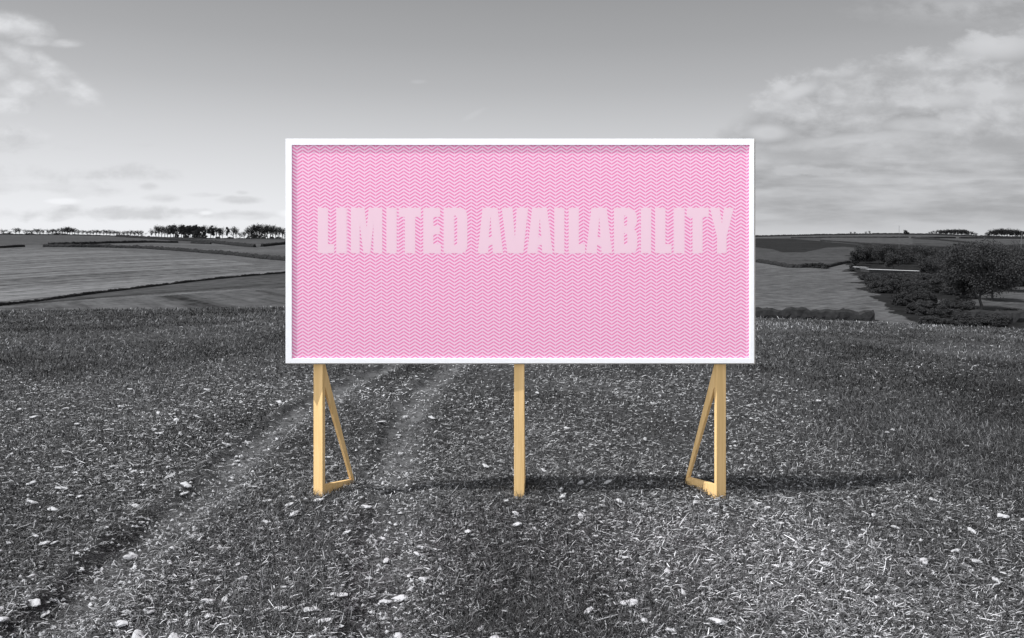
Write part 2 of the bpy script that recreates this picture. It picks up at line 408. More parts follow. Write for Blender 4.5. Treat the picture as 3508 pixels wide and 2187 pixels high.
def fattr(X, Y):
    r = X/Y; px = r*F+CX; py = HY + F*(EYE-terrain(X, Y))/Y
    n = len(X); tone = np.full(n, .066); row = Y.copy()*.9+X*.25; al = X.copy(); st = np.full(n, .7)
    ln = lambda Lx: np.interp(px, Lx[:,0], Lx[:,1])
    left = px < 1754
    def setf(m, t_, dirdeg, s_):
        c, s__ = math.cos(R(dirdeg)), math.sin(R(dirdeg))
        tone[m] = t_; st[m] = s_
        row[m] = -X[m]*s__ + Y[m]*c; al[m] = X[m]*c + Y[m]*s__
    h4 = ln(H4); h6 = ln(H6); h3 = ln(H3); h1 = ln(H1); h1b = ln(H1b)
    top = np.where(px < 722, h3, np.where(px < 885, h1, h1b))
    setf(left, .060, -6, .7)
    setf(left & (py > top), .078, -4, .7)
    setf(left & (py > h4), .105, 61, .85)
    setf(left & (py > h4) & (py < h4+6+(px-150)*.02), .085, -8, .3)
    m = left & (py > h4); tone[m] *= np.interp(py[m], [850, 900, 1000, 1040], [.95, 1.0, 1.12, 1.25])
    setf(left & (py > h6-5) & (py <= h6), .17, 10, .2)
    setf(left & (py > h6), .050, 55, .7)  # band just below the boundary: shade put into the field tone
    m = left & (py > h6) & (py > h6+22+(px-300)*.05); setf(m, .066, -50, .9)
    m = left & (py > h6+16+(px-300)*.05) & (py < h6+22+(px-300)*.05); tone[m] = .092
    right = ~left
    r3 = np.where(px < 2800, ln(R3), ln(R4)); rb = np.where(px > 3125, ln(RC), ln(RB))
    setf(right, .062, 5, .5)
    setf(right & (py > np.where(px < 2813, 816, rb)), .050, -10, .6)
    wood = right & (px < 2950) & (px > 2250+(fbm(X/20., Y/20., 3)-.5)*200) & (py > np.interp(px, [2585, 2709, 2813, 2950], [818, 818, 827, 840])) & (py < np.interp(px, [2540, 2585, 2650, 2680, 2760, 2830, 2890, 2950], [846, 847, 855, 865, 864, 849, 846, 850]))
    tone[wood] = .020  # shadow on the hillside painted into the ground tone, no trees here
    setf(right & (py > r3), .062, 40, .25)
    m = right & (py > r3); tone[m] = np.interp(py[m], [900, 940, 1060], [.090, .078, .080])
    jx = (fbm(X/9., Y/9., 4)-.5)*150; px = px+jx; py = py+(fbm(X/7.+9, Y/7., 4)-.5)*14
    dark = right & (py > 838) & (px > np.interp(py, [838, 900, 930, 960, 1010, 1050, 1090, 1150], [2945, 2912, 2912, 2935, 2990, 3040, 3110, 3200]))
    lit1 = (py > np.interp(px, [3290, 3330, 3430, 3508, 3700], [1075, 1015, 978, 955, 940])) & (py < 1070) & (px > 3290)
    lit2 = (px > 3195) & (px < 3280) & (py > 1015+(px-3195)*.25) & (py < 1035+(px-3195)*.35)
    tone[dark] = .017; tone[dark & (lit1 | lit2)] = .06  # dark scrub ground, with the trees' shade painted into its tone
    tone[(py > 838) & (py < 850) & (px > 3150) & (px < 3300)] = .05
    tone *= .92
    return {'tone': tone, 'row': row, 'along': al, 'stripe': st}
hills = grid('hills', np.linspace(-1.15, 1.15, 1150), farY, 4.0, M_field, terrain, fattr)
tag(hills, kind='structure')

# ------------------------------------------------------------------ hedges
def hedge(pts, h, wdt, label, seed=0, rough=.25, name='hedge', cat='hedge', group='field hedges on the hillside'):
    """pts: world points along the hedge base"""
    P = [Vector(p) for p in pts]
    L0 = [0.0]
    for a, b2 in zip(P, P[1:]): L0.append(L0[-1]+(b2-a).length)
    n = int(min(max(L0[-1]/max(.55, h*.45), 8), 420))
    s = np.linspace(0, L0[-1], n)
    X = np.interp(s, L0, [p.x for p in P]); Y = np.interp(s, L0, [p.y for p in P]); Z = terrain(X, Y)
    dx = np.gradient(X, s); dy = np.gradient(Y, s); ll = np.hypot(dx, dy); nx, ny = -dy/ll, dx/ll
    prof = [(-.5, -.12), (-.52, .35), (-.42, .85), (-.12, 1.0), (.15, .98), (.42, .8), (.5, .3), (.5, -.12)]
    k = len(prof); hh = np.interp(s, np.linspace(0, L0[-1], len(h)), h) if hasattr(h, '__len__') else np.full(n, h)
    V_ = np.zeros((n, k, 3))
    gr = rng.random((n, k))
    big = fbm(s/3.0+seed*13.7, s*0+seed, 3)
    for j, (a, c) in enumerate(prof):
        jit = (gr[:, j]-.5)*rough
        top = 1+(big-.5)*rough*1.6
        taper = 1.0
        V_[:, j, 0] = X+nx*wdt*(a+jit*.6); V_[:, j, 1] = Y+ny*wdt*(a+jit*.6)
        V_[:, j, 2] = Z+hh*(c*top+(jit if c > .2 else 0))*taper
    o0 = V_.mean((0, 1)); o0[2] = Z.mean()
    v = (V_-o0).reshape(-1, 3)
    fs = []
    for i in range(n-1):
        for j in range(k-1): fs.append([i*k+j, i*k+j+1, (i+1)*k+j+1, (i+1)*k+j])
    fs.append(list(range(k))[::-1]); fs.append([(n-1)*k+j for j in range(k)])
    me = bpy.data.meshes.new(name); me.from_pydata(v.tolist(), [], fs); me.materials.append(M_hedge)
    ob = link(bpy.data.objects.new(name, me)); ob.location = o0
    tag(ob, label, cat, group)
    return ob
def hp(line, x0=None, x1=None):
    x0 = line[0][0] if x0 is None else x0; x1 = line[-1][0] if x1 is None else x1
    xs = np.linspace(x0, x1, 24)
    return [hit(x, float(np.interp(x, line[:,0], line[:,1]))) for x in xs]
hedge(hp(L_([(-260, 852), (0, 851), (81, 846.5)])), 1.7, 2.2, 'short dark clipped hedge at the far left edge above the big striped field', 1, .12)
hedge(hp(H4), 2.0, 2.2, 'long thick dark hedge sloping down to the right above the big striped field', 2, .38)
hedge(hp(H3, 165, 610), 1.9, 2.0, 'thin dark hedge just above the long thick one, meeting it at its left end', 3, .35)
hedge(hp(H3, 655, 722), 1.4, 1.8, 'short dashed scrap of hedge to the right of the thin upper one', 4, .4)
hedge(hp(H1), 2.6, 2.6, 'dark hedge falling from the ridge past the foot of the evergreen clump', 5, .35)
hedge(hp(H1b), 2.3, 2.4, 'short hedge rising to the right towards the left edge of the billboard', 6, .35)
hedge(hp(H6), .62, .9, 'low rough field boundary between the striped field and the lower left field', 7, .5, cat='hedge')
hedge([Vector(((x-CX)/F*896, 896, 0)) for x in np.linspace(-200, 1100, 40)], 1.1, 3.0, 'thin dark hedge along the left skyline under the rows of bare trees', 8, .4)
hedge([Vector(((x-CX)/F*896, 896, 0)) for x in np.linspace(2450, 3620, 40)], 1.7, 3.0, 'thin dark hedge along the right skyline', 9, .35)
hedge(hp(RB2), 1.3, 2.0, 'thin dark hedge just below the right skyline beside the square dark tree', 10, .25)
hedge(hp(RB), 1.1, 2.0, 'hedge slanting down to the right above the farm trees', 11, .25)
hedge(hp(RC), 1.5, 2.0, 'slanting dark hedge left of the big valley tree below the round wood', 12, .25)
hedge(hp(RD1), 1.6, 2.0, 'straight clipped hedge below the round wood on the right skyline', 13, .1)
hedge(hp(RD2), 1.6, 2.0, 'straight clipped hedge running off the right edge below the dark wood', 14, .1)
hedge(hp(R3), 1.5, 1.8, 'hedge dropping to the right beside the billboard in the right valley', 15, .35)
hedge(hp(R4), 1.3, 1.6, 'hedge climbing right from the valley bushes to the farm trees', 16, .2)
hedge([hit(x, y-1.5) for x, y in zip(np.linspace(2150, 2992, 34), np.linspace(1080, 1101, 34))], 1.95, 1.8, 'dark clipped hedge just beyond the crest right of the billboard', 17, .30)
hedge([hit(x, 1100, 120) for x in np.linspace(3310, 3640, 20)], 2.0, 4.0, 'dark low hedge in the valley under the big tree at the right edge', 18, .2)

# ------------------------------------------------------------------ trees
def branch_mesh(seed, H, spread, levels=4, trunk_h=.28, r0=.03, twig=.011, flare=.9, nlimb=6, rmin=.0035):
    """returns (trunk MB, crown MB): a bare broad-leaved tree, height 1 scaled by H"""
    rd = random.Random(seed); T = MB(); K = MB()
    base = Vector((0, 0, -.02)); p = Vector((0, 0, 0)); r = r0
    pts = [(base, r0*1.35)]
    nseg = 5; tk = max(trunk_h*1.9, .48)
    for i in range(1, nseg+1):
        p = Vector((rd.uniform(-.012, .012)*i, rd.uniform(-.012, .012)*i, tk*i/nseg)); pts.append((p, r0*(1-.13*i)))
    for (a, ra), (b2, rb_) in zip(pts, pts[1:]): T.tube(a*H, b2*H, ra*H, rb_*H, 6)
    def grow(p, d, ln, r, lv):
        n = 3; q = p.copy()
        for i in range(n):
            d = (d + Vector((rd.uniform(-.22, .22), rd.uniform(-.22, .22), rd.uniform(-.05, .16)))).normalized()
            e = q + d*ln/n
            K.tube(q*H, e*H, max(r*(1-.22*i), rmin)*H, max(r*(1-.22*(i+1)), rmin)*H, 3); q = e
            if lv > 0 and i > 0 or lv > 1:
                for _ in range(2 if lv > 1 else 3):
                    a = rd.uniform(0, 6.283); s_ = rd.uniform(.5, 1.0)
                    side = Vector((math.cos(a), math.sin(a), rd.uniform(-.25, .6)))
                    nd = (d*(1-.55*s_) + side*s_*.8).normalized()
                    if lv > 0: grow(q, nd, ln*rd.uniform(.5, .72), r*.55, lv-1)
    for i in range(nlimb):
        a = 6.283*i/nlimb + rd.uniform(-.4, .4); hgt = rd.uniform(trunk_h, trunk_h*1.85) if trunk_h > .2 else rd.uniform(trunk_h*.8, .44)
        d = Vector((math.cos(a)*spread*(.35 if i % 3 == 0 else 1), math.sin(a)*spread*(.35 if i % 3 == 0 else 1), rd.uniform(.7, 1.35) if trunk_h > .2 else rd.uniform(.25, 1.4))).normalized()
        grow(Vector((0, 0, hgt)), d, rd.uniform(.24, .34)*flare, r0*.5, levels-2)
    return T, K
def leaf_cloud(seed, H, W_, z0, z1, n, size, lobes=14, flat=1.0):
    """many small leaf quads in a lumpy crown between z0 and z1 (fractions of H), half width W_"""
    g = np.random.default_rng(seed)
    cen = []
    for i in range(lobes):
        a = g.random()*6.283; zz = z0+(z1-z0)*(.22+.62*g.random())
        fall = math.sqrt(max(0, 1-((zz-(z0+z1)/2)/((z1-z0)/2))**2))
        rr = W_*fall*g.random()**.5*.72
        cen.append((math.cos(a)*rr, math.sin(a)*rr, zz*H, (.24+.22*g.random())*W_))
    cen = np.array(cen)
    w_ = cen[:, 3]**2; idx = g.choice(lobes, n, p=w_/w_.sum())
    d = g.normal(size=(n, 3)); d /= np.linalg.norm(d, axis=1)[:, None]
    rad = (cen[idx, 3]*g.random(n)**.38*(1+.25*g.normal(size=n)*.5))[:, None]
    p = cen[idx, :3] + d*rad*np.array([1, 1, .85*flat])
    a1 = g.normal(size=(n, 3)); a1 /= np.linalg.norm(a1, axis=1)[:, None]
    a2 = np.cross(a1, g.normal(size=(n, 3))); a2 /= np.linalg.norm(a2, axis=1)[:, None]
    sz = size*(.6+.8*g.random(n))[:, None]
    v = np.stack([p-a1*sz-a2*sz*.5, p+a1*sz*.2-a2*sz*.7, p+a1*sz+a2*sz*.4, p-a1*sz*.3+a2*sz*.6], 1).reshape(-1, 3)
    tone = np.repeat(.040+.008*g.random(n)**2, 4)
    return mesh_np('crown', v, np.arange(4*n), 4, M_leaf, False, {'tone': tone})
def place(name, parts, loc, s=1.0, rz=0.0, label=None, cat='tree', group=None, sx=None):
    e = empty(name, loc, rz); e.scale = (s if sx is None else sx, s if sx is None else sx, s)
    for pn, me in parts: link(bpy.data.objects.new(pn, me), e)
    tag(e, label, cat, group); return e
def proto_bare(seed, **k):
    T, K = branch_mesh(seed, 1.0, k.pop('spread', .8), **k)
    return [('trunk', T.mesh('trunk', M_bark)), ('crown', K.mesh('crown', M_bark))]
# prototypes, height about 1
BR = [proto_bare(s, spread=sp_, levels=4, trunk_h=th*.55, nlimb=nl+4, rmin=.0031, r0=.022) for s, sp_, th, nl in ((1, .9, .22, 7), (2, .6, .30, 6), (3, 1.1, .20, 7), (4, .5, .34, 6), (5, .8, .26, 7))]
IV = []
for s in (21, 22, 23):
    T, K = branch_mesh(s, 1.0, .7, 4, .30, r0=.035, nlimb=6, rmin=.004)
    tm = T.mesh('trunk', M_bark); km = leaf_cloud(s, 1.0, .32, .16, 1.0, 1900, .028, 14)
    IV.append((tm, km, K.mesh('branches', M_bark)))
def top_of(proto): return float(np.percentile([v.co.z for _, me in proto for v in me.vertices], 96))
TOPS = [top_of(p) for p in BR]; IVT = [float(np.percentile([v.co.z for v in k.vertices], 97)) for _, k, _ in IV]
def ridge_pt(px, Y=905.0):
    X = (px-CX)/F*Y; return Vector((X, Y, gz(X, Y)))
rd = random.Random(5)
def bare_at(px, ytop, k, label, group, wide=1.0, Y=905.0, name='bare_tree'):
    loc = ridge_pt(px, Y); zt = EYE + (HY-ytop)/F*Y; h = zt-loc.z
    s = h/TOPS[k]
    return place(name, BR[k], loc, s, rd.uniform(0, 6.28), label, 'tree', group, s*wide)
def ivy_at(px, ytop, k, label, group, wide=1.0, Y=905.0):
    loc = ridge_pt(px, Y); zt = EYE + (HY-ytop)/F*Y; h = zt-loc.z; s = h/IVT[k]
    tm, km, bm_ = IV[k]
    return place('ivy_clad_tree', [('trunk', tm), ('crown', km), ('branches', bm_)], loc, s, rd.uniform(0, 6.28), label, 'tree', group, s*wide)
under = []
# left skyline row (x, top y, prototype, width)
GL = 'bare trees spaced along the left skyline'
row_l = [(12, 787, 2, 1.3), (33, 793, 0, 1.1), (55, 783, 0, 1.), (67, 784, 3, .8), (92, 788, 2, 1.4), (108, 790, 0, 1.2), (127, 785, 4, 1.), (136, 788, 2, 1.1), (149, 789, 3, .8)]
for x, y, k, wd in row_l: bare_at(x, y, k, 'small bare tree standing apart in the thin left part of the skyline row', GL, wd*1.45)
row_m = [(168, 787, 2, 1.3), (180, 786, 0, 1.2), (192, 787, 4, 1.), (203, 786, 2, 1.0), (214, 782, 1, 1.), (222, 781, 3, 1.1), (231, 780, 1, 1.1), (240, 780, 3, 1.2), (248, 782, 1, 1.), (256, 785, 4, .9)]
for x, y, k, wd in row_m: bare_at(x, y, k, 'bare tree in the taller thicket in the middle of the left skyline row', 'bare trees in the taller thicket of the left skyline', wd*1.35)
row_r = [(268, 789, 1, .9), (284, 790, 4, 1.), (299, 792, 0, 1.1), (309, 791, 3, 1.), (320, 789, 1, 1.), (330, 789, 3, 1.1), (342, 790, 4, 1.), (356, 789, 1, .8), (366, 790, 3, 1.), (377, 789, 1, 1.1),
         (391, 792, 3, 1.2), (401, 793, 4, 1.), (410, 796, 2, .9), (423, 794, 1, 1.), (436, 792, 4, .9), (447, 791, 3, 1.2), (461, 793, 1, .9), (474, 791, 4, 1.), (486, 793, 2, 1.)]
for x, y, k, wd in row_r: bare_at(x, y, k, 'slim bare tree in the even line right of the taller thicket on the left skyline', 'slim bare trees in the even line on the left skyline', wd*1.4)
# evergreen clump left of the billboard
GE = 'trees of the clump on the skyline left of the billboard'
for x, y, k, wd in [(519, 791, 0, .9), (534, 778, 1, 1.), (545, 776, 3, 1.1), (554, 777, 1, 1.), (565, 779, 4, .9), (574, 778, 1, 1.), (607, 772, 4, 1.)]:
    bare_at(x, y, k, 'bare tree at the left end of the skyline clump with the evergreens', GE, wd)
for x, y, k, wd in [(585, 776, 0, .8), (595, 774, 1, .8), (622, 777, 2, .8), (634, 775, 0, .9), (646, 775, 1, .9), (658, 776, 2, .9), (668, 775, 0, .9), (680, 778, 1, .8), (690, 779, 2, .75), (628, 782, 0, .9), (652, 781, 2, .9), (674, 783, 1, .9)]:
    ivy_at(x, y, k, 'dense black evergreen in the solid middle of the skyline clump', GE, wd)
for x, y, k, wd in [(704, 775, 1, 1.), (742, 779, 3, .9), (751, 782, 4, 1.), (762, 785, 1, .8), (800, 779, 0, .9), (808, 786, 4, .8)]:
    bare_at(x, y, k, 'open bare tree at the right end of the skyline clump with the evergreens', GE, wd)
for x, y, k, wd in [(700, 786, 1, .6), (722, 777, 0, .8), (730, 783, 1, .6), (753, 784, 2, .45), (780, 780, 1, .55)]:
    ivy_at(x, y, k, 'ivy-dark tree with a solid crown right of the evergreens on the skyline', GE, wd)
GR = 'trees of the rounded bare clump beside the billboard'
for x, y, k, wd in [(822, 797, 2, 1.1), (837, 795, 0, 1.1), (852, 786, 4, 1.), (862, 778, 0, 1.), (870, 773, 1, 1.), (880, 772, 2, 1.), (889, 773, 0, 1.1), (897, 774, 1, 1.), (906, 775, 3, 1.1), (916, 774, 0, 1.), (926, 775, 4, 1.), (935, 777, 1, 1.), (945, 779, 3, 1.1), (957, 781, 0, .9), (967, 783, 4, 1.), (977, 793, 2, .9)]:
    bare_at(x, y, k, 'tall bare tree in the rounded clump on the skyline against the billboard edge', GR, wd*1.05)
# undergrowth below the skyline clumps
for i, (x, h, w_) in enumerate([(606, 16, 16), (640, 22, 26), (668, 24, 26), (690, 22, 20), (702, 14, 20), (745, 9, 22), (790, 8, 20), (852, 13, 20), (868, 19, 24), (885, 17, 24), (905, 14, 22), (930, 10, 20), (955, 9, 22), (20, 6, 40), (100, 6, 40), (205, 7, 44)]):
    under.append((x, h, w_, i))
# right skyline
bare_at(2592, 806, 2, 'tiny round bare tree on the right skyline touching the billboard edge', None, 1.2)
for x, y, k, lb in [(2915, 795, 0, 'leftmost of the two close pairs of little trees on the right skyline'), (2928, 795, 4, 'second little bare tree from the left on the right skyline'),
                    (2966, 794, 2, 'third little bare tree on the right skyline, broad topped'), (2979, 792, 0, 'fourth and tallest little bare tree on the right skyline')]:
    bare_at(x, y, k, lb, 'four little bare trees on the right skyline', .9)
ivy_at(3103, 790, 0, 'square dark leaning tree alone on the right skyline beside the thin mast', None, 1.3, 860)
ivy_at(3110, 797, 1, 'low dark bushy tree joined to the square dark skyline tree', None, 1.7, 860)
GW1 = 'trees of the long low wood on the right skyline'
for i, x in enumerate(range(3184, 3346, 8)):
    yt = np.interp(x, [3180, 3210, 3260, 3300, 3345], [797, 790, 787, 787, 800])
    bare_at(x, yt+rd.uniform(-1, 1), i % 5, 'bare tree in the long low domed wood on the right skyline', GW1, 1.15)
    if 3215 < x < 3320: ivy_at(x+4, yt+2, i % 3, 'dark ivy-clad tree inside the long low domed wood on the right skyline', GW1, .75)
GW2 = 'trees of the dark wood at the right edge of the skyline'
for i, x in enumerate(range(3378, 3530, 9)):
    yt = np.interp(x, [3375, 3395, 3430, 3460, 3490, 3520], [799, 789, 783, 786, 788, 794])
    if i % 2 == 0: bare_at(x, yt+rd.uniform(-2, 1), i % 5, 'bare tree rising over the dark wood at the right edge of the skyline', GW2, 1.1)
    if 3385 < x < 3505: ivy_at(x, yt+4, i % 3, 'solid dark tree in the wood at the right edge of the skyline', GW2, 1.0)

# big valley trees (near, right)
def big_tree(px, pybase, pytop, wpx, seed, n, leaf, label, z0=.12, group=None, ymin=135, name='dark_tree', lobes=26, twigs=True):
    loc = hit(px, pybase, ymin); Y = loc.y; zt = EYE+(HY-pytop)/F*Y; h = zt-loc.z; W_ = wpx/2/F*Y
    T, K = branch_mesh(seed, h, .9, 5 if twigs else 4, .22, r0=.022, nlimb=8, flare=1.05, rmin=.0016)
    km = leaf_cloud(seed, h, W_, z0, .97, n, leaf, lobes)
    e = empty(name, loc); link(bpy.data.objects.new('trunk', T.mesh('trunk', M_bark)), e)
    link(bpy.data.objects.new('crown', km), e); link(bpy.data.objects.new('branches', K.mesh('branches', M_bark)), e)
    tag(e, label, 'tree', group); return e
big_tree(3362, 1072, 818, 260, 41, 42000, .15, 'great dark domed tree in the valley at the right, tallest near tree', .22, lobes=46)
big_tree(3300, 1060, 842, 170, 42, 16000, .14, 'dark tree filling the left flank of the great domed tree', .15, lobes=26)
big_tree(3452, 1000, 826, 120, 43, 3500, .18, 'thin-topped dark tree right of the great domed tree', .2)
big_tree(3520, 1000, 842, 150, 44, 11000, .15, 'dark tree cut by the right edge beside the utility pole', .1)
big_tree(3400, 1030, 868, 170, 45, 14000, .15, 'broad low dark tree under the right flank of the great domed tree', .05)
GF = 'dark trees around the farm sheds'
for i, (x, yb, yt, wp) in enumerate([(2932, 912, 848, 46), (2965, 905, 842, 62), (3010, 905, 845, 70), (3055, 905, 838, 70), (3100, 905, 843, 74), (3150, 915, 838, 76), (3180, 925, 836, 60), (3215, 935, 846, 76), (3250, 950, 842, 70), (3060, 925, 862, 60), (3190, 960, 868, 80)]):
    lbs = ['dark tree at the left end of the farm trees over the pale field corner', 'dark tree behind the short pale shed roof', 'dark tree behind the gap between the two pale shed roofs', 'dark tree at the foot of the thin mast', 'dark tree behind the middle of the long pale shed roof',
           'tall dark tree behind the right end of the long pale shed roof', 'spiky dark tree where the farm trees meet the valley slope', 'dark tree between the farm trees and the great domed tree', 'rounded dark tree at the left foot of the great domed tree', 'low dark tree close behind the long pale shed roof', 'dark tree on the slope right of the long pale shed roof']
    big_tree(x, yb, yt, wp*1.15, 60+i, 8000, .19, lbs[i], .0, GF, name='dark_tree', lobes=16, twigs=False)
# bushes
BU = [leaf_cloud(80+i, 1.0, .55, -.15, 1.0, 5000, .03, 18) for i in range(3)]
for m_ in BU: m_.name = 'bush'
def bush(px, py, hpx, wpx, label, group, i=0):
    loc = hit(px, py); k = loc.y/F
    o = link(bpy.data.objects.new('bush', BU[i % 3])); o.location = loc; o.location.z -= .05
    o.scale = (wpx*k/1.1, wpx*k/1.1, hpx*k); o.rotation_euler = (0, 0, i*1.3)
    tag(o, label, 'bush', group)
for x, h, w_, i in under:
    q = ridge_pt(x, 900); k = 900/F; o = link(bpy.data.objects.new('bush', BU[i % 3])); o.location = q
    o.scale = (w_*k/1.1, w_*k/1.1, h*k)
    tag(o, 'dark thicket under the trees on the left skyline', 'bush', 'undergrowth thickets on the left skyline')
GB1 = 'bushes in the fold of the right valley'
for i, (x, y, h, w_) in enumerate([(2745, 916, 12, 34), (2765, 917, 16, 36), (2788, 918, 19, 40), (2808, 919, 20, 36), (2828, 921, 17, 30), (2724, 917, 8, 26)]):
    bush(x, y, h, w_, 'dark bush in the low clump where two hedges meet in the right valley', GB1, i)
GB2 = 'dark bushes on the slope below the farm'
for i in range(44):
    y = rd.uniform(948, 992); x = rd.uniform(np.interp(y, [930, 960, 1010], [2925, 2950, 3010]), 3270)
    bush(x, y, rd.uniform(12, y-934), rd.uniform(30, 60), 'low dark bush on the bank just in front of the farm sheds', GB2, i)
for i in range(30):
    y = rd.uniform(1062, 1125); x = rd.uniform(np.interp(y, [1050, 1090, 1130], [3080, 3150, 3220]), 3520)
    if y < 1080 and x > 3300: y += 30
    bush(x, min(y, 1118), rd.uniform(22, 40), rd.uniform(60, 100), 'dark bush low in the valley just beyond the crest at the right', GB2, i+1)
for i in range(95):
    y = 958+127*rd.random()**1.1; xl = np.interp(y, [930, 960, 1010, 1050, 1090], [2930, 2950, 3010, 3060, 3130]); x = rd.uniform(xl+10, 3320)
    if 3190 < x < 3285 and 1010 < y < 1065: continue
    bush(x, y, min(rd.uniform(30, 55), y-934), rd.uniform(45, 85), 'dark bush on the shaded slope between the farm sheds and the great domed tree', GB2, i)
bush(2921, 930, 26, 26, 'small dark bush at the left end of the short pale shed roof', None, 1)
for i in range(14):
    bush(rd.uniform(3390, 3510), rd.uniform(935, 985), rd.uniform(25, 45), rd.uniform(50, 90), 'dark bush on the slope right of the great domed tree above the pale rough grass', 'dark bushes right of the great domed tree', i)

# ------------------------------------------------------------------ farm sheds and poles
def shed(x0, y0, x1, y1, hroof, depth, label, wallh):
    """long low shed, its long side from photo (x0,y0) to (x1,y1) at eaves level"""
    A = hit((x0+x1)/2, (y0+y1)/2+8); Y = A.y
    a = Vector(((x0-CX)/F*Y, Y, EYE+(HY-y0)/F*Y)); b2 = Vector(((x1-CX)/F*Y, Y, EYE+(HY-y1)/F*Y))
    L = (b2-a).length; mid = (a+b2)/2; zb = gz(mid.x, Y)-.4; ze = mid.z
    tilt = math.atan2(b2.z-a.z, b2.x-a.x)
    e = empty('farm_shed', (mid.x, Y, ze)); e.rotation_euler = (0, -tilt, 0)
    m = MB(); m.box(-L/2, L/2, 0, depth, zb-ze, 0); m.build('wall', M_shedwall, e)
    m = MB(); t_ = .08
    pr = [(-.25, -.02), (depth/2, hroof), (depth+.25, -.02), (depth+.25, -.02-t_), (depth/2, hroof-t_), (-.25, -.02-t_)]
    m.hexa([(-L/2-.2, y, z) for y, z in pr], [(L/2+.2, y, z) for y, z in pr]); m.build('roof', M_shedroof, e)
    for i in range(3):
        q = -L/2+L*(i+.5)/3; m = MB(); m.box(q-.6, q+.6, -.03, .04, zb-ze+.5, -.45); m.build('door', M_bark, e)
    tag(e, label, 'shed', 'farm sheds in the right valley')
shed(2932, 915.5, 2973, 916.5, .06, 6, 'short low farm shed with a pale roof at the left end of the farm', 2)
shed(2977, 923, 3157, 929.5, .08, 7, 'long low farm shed with a narrow pale roof stepping down to the right', 2)
def pole(px, ytop, ybase, w_m, label, arm=False, lean=0.0, name='utility_pole'):
    loc = hit(px, ybase); Y = loc.y; h = EYE+(HY-ytop)/F*Y - loc.z
    e = empty(name, loc)
    m = MB(); m.tube((0, 0, -.5), (lean*h, 0, h), w_m, w_m*.55, 8); m.build('post', M_pole, e)
    if arm:
        m = MB(); z = h*.62; m.box(lean*z-1.0, lean*z+1.0, -.12, .0, z-.08, z+.08)
        m.build('crossarm', M_pole, e)
        for q in (-.85, 0, .85):
            m = MB(); m.tube((lean*z+q, -.06, z+.08), (lean*z+q, -.06, z+.35), .07, .05, 6); m.build('insulator', M_pole, e)
    tag(e, label, 'pole'); return e
pole(3080, 773, 905, .11, 'tall thin grey mast rising above the farm trees and the right skyline', name='mast')
pole(3490, 796, 948, .17, 'pale utility pole with a short crossarm at the right edge of the photo', True, .075)

# ------------------------------------------------------------------ billboard
def bx(px): return (px-CX)*MM
def bz(py): return (1688-py)*MM
SY = 4.64
GZ = float(terrain(0.0, SY)) - .006
bb = empty('billboard', (0, SY, GZ))
bb['label'] = 'pink chevron billboard in a white frame reading LIMITED AVAILABILITY, on wooden legs in the field'; bb['category'] = 'billboard'
PF = -.034                      # front of the frame relative to the posts
zoff = EYE - GZ - (1688-HY)*MM  # keeps the board at the photo's height
Z = lambda py: bz(py)+zoff
# frame: four boards mitred into one ring
x0, x1, z0, z1 = bx(984), bx(2577.5), Z(1242), Z(478.3); ix0, ix1, iz0, iz1 = bx(1005), bx(2562.6), Z(1225.8), Z(499.5)
m = MB(); v = []
for y in (PF, PF+.0225):
    v += [(x0, y, z0), (x1, y, z0), (x1, y, z1), (x0, y, z1), (ix0, y, iz0), (ix1, y, iz0), (ix1, y, iz1), (ix0, y, iz1)]
m.v = v; f = []
for i in range(4):
    j = (i+1) % 4
    f += [[i, j, 4+j, 4+i], [8+j, 8+i, 12+i, 12+j], [i, 8+i, 8+j, j], [4+i, 4+j, 12+j, 12+i]]
m.f = f; m.build('frame', M_white, bb, .0007)
# printed panel, recessed 5 mm
pan = empty  # (placeholder name kept local)
m = MB(); pyf = PF+.0100
m.box(ix0-.004, ix1+.004, pyf, pyf+.012, iz0-.004, iz1+.004)
po = m.build('panel', M_chev, bb)
# shift mesh so that object coordinates count from photo (1754,1688)
for vv in po.data.vertices: vv.co.z -= zoff
po.location = (0, 0, zoff)
m = MB(); m.box(bx(986), bx(2585.5), PF+.0228, PF+.0330, Z(1247), Z(477)); m.build('backing_board', M_back, bb, .001)
# lettering
T0, B0 = 713.0, 868.0
def rect(a, c, t_=T0, b_=B0): return [(a, t_), (c, t_), (c, b_), (a, b_)]
def Lp(a, s, f_): return [(a, T0), (s, T0), (s, 836.6), (f_, 836.6), (f_, B0), (a, B0)]
def Tp(a, c, s0, s1): return [(a, T0), (c, T0), (c, 744.1), (s1, 744.1), (s1, B0), (s0, B0), (s0, 744.1), (a, 744.1)]
def Ap(tl, tr, bl, br, il, ir, cl_, cr_, ap, hb): # outline + hole
    return [[(tl, T0), (tr, T0), (br, B0), (ir, B0), (cr_, 840), (cl_, 840), (il, B0), (bl, B0)], [(ap[0]-.4, ap[1]), (ap[0]+.4, ap[1]), (hb[1], 813.1), (hb[0], 813.1)]]
GL_ = [Lp(1092, 1127, 1148), rect(1155.7, 1191),
  [(1204.9,713),(1251.3,713),(1259,782),(1266.1,713),(1311.9,713),(1311.9,868),(1281.8,868),(1281.8,769),(1271,868),(1248.2,868),(1235,769),(1235,868),(1204.9,868)],
  rect(1326, 1361), Tp(1369.3, 1443.5, 1389, 1424),
  [(1451.8,713),(1509,713),(1509,744.1),(1486.1,744.1),(1486.1,774.2),(1507.8,774.2),(1507.8,803.5),(1486.1,803.5),(1486.1,836.6),(1511.5,836.6),(1511.5,868),(1451.8,868)],
  [(1521.7,713),(1578,713),(1588,714.5),(1594.5,720),(1599,730),(1601.8,745),(1601.8,845),(1599.5,855),(1595,862),(1585,867),(1578,868),(1521.7,868)], [(1556.4,739.6),(1562,739.6),(1566,743),(1567.1,748),(1567.1,832),(1565.5,838),(1561,840.4),(1556.4,840.4)]]
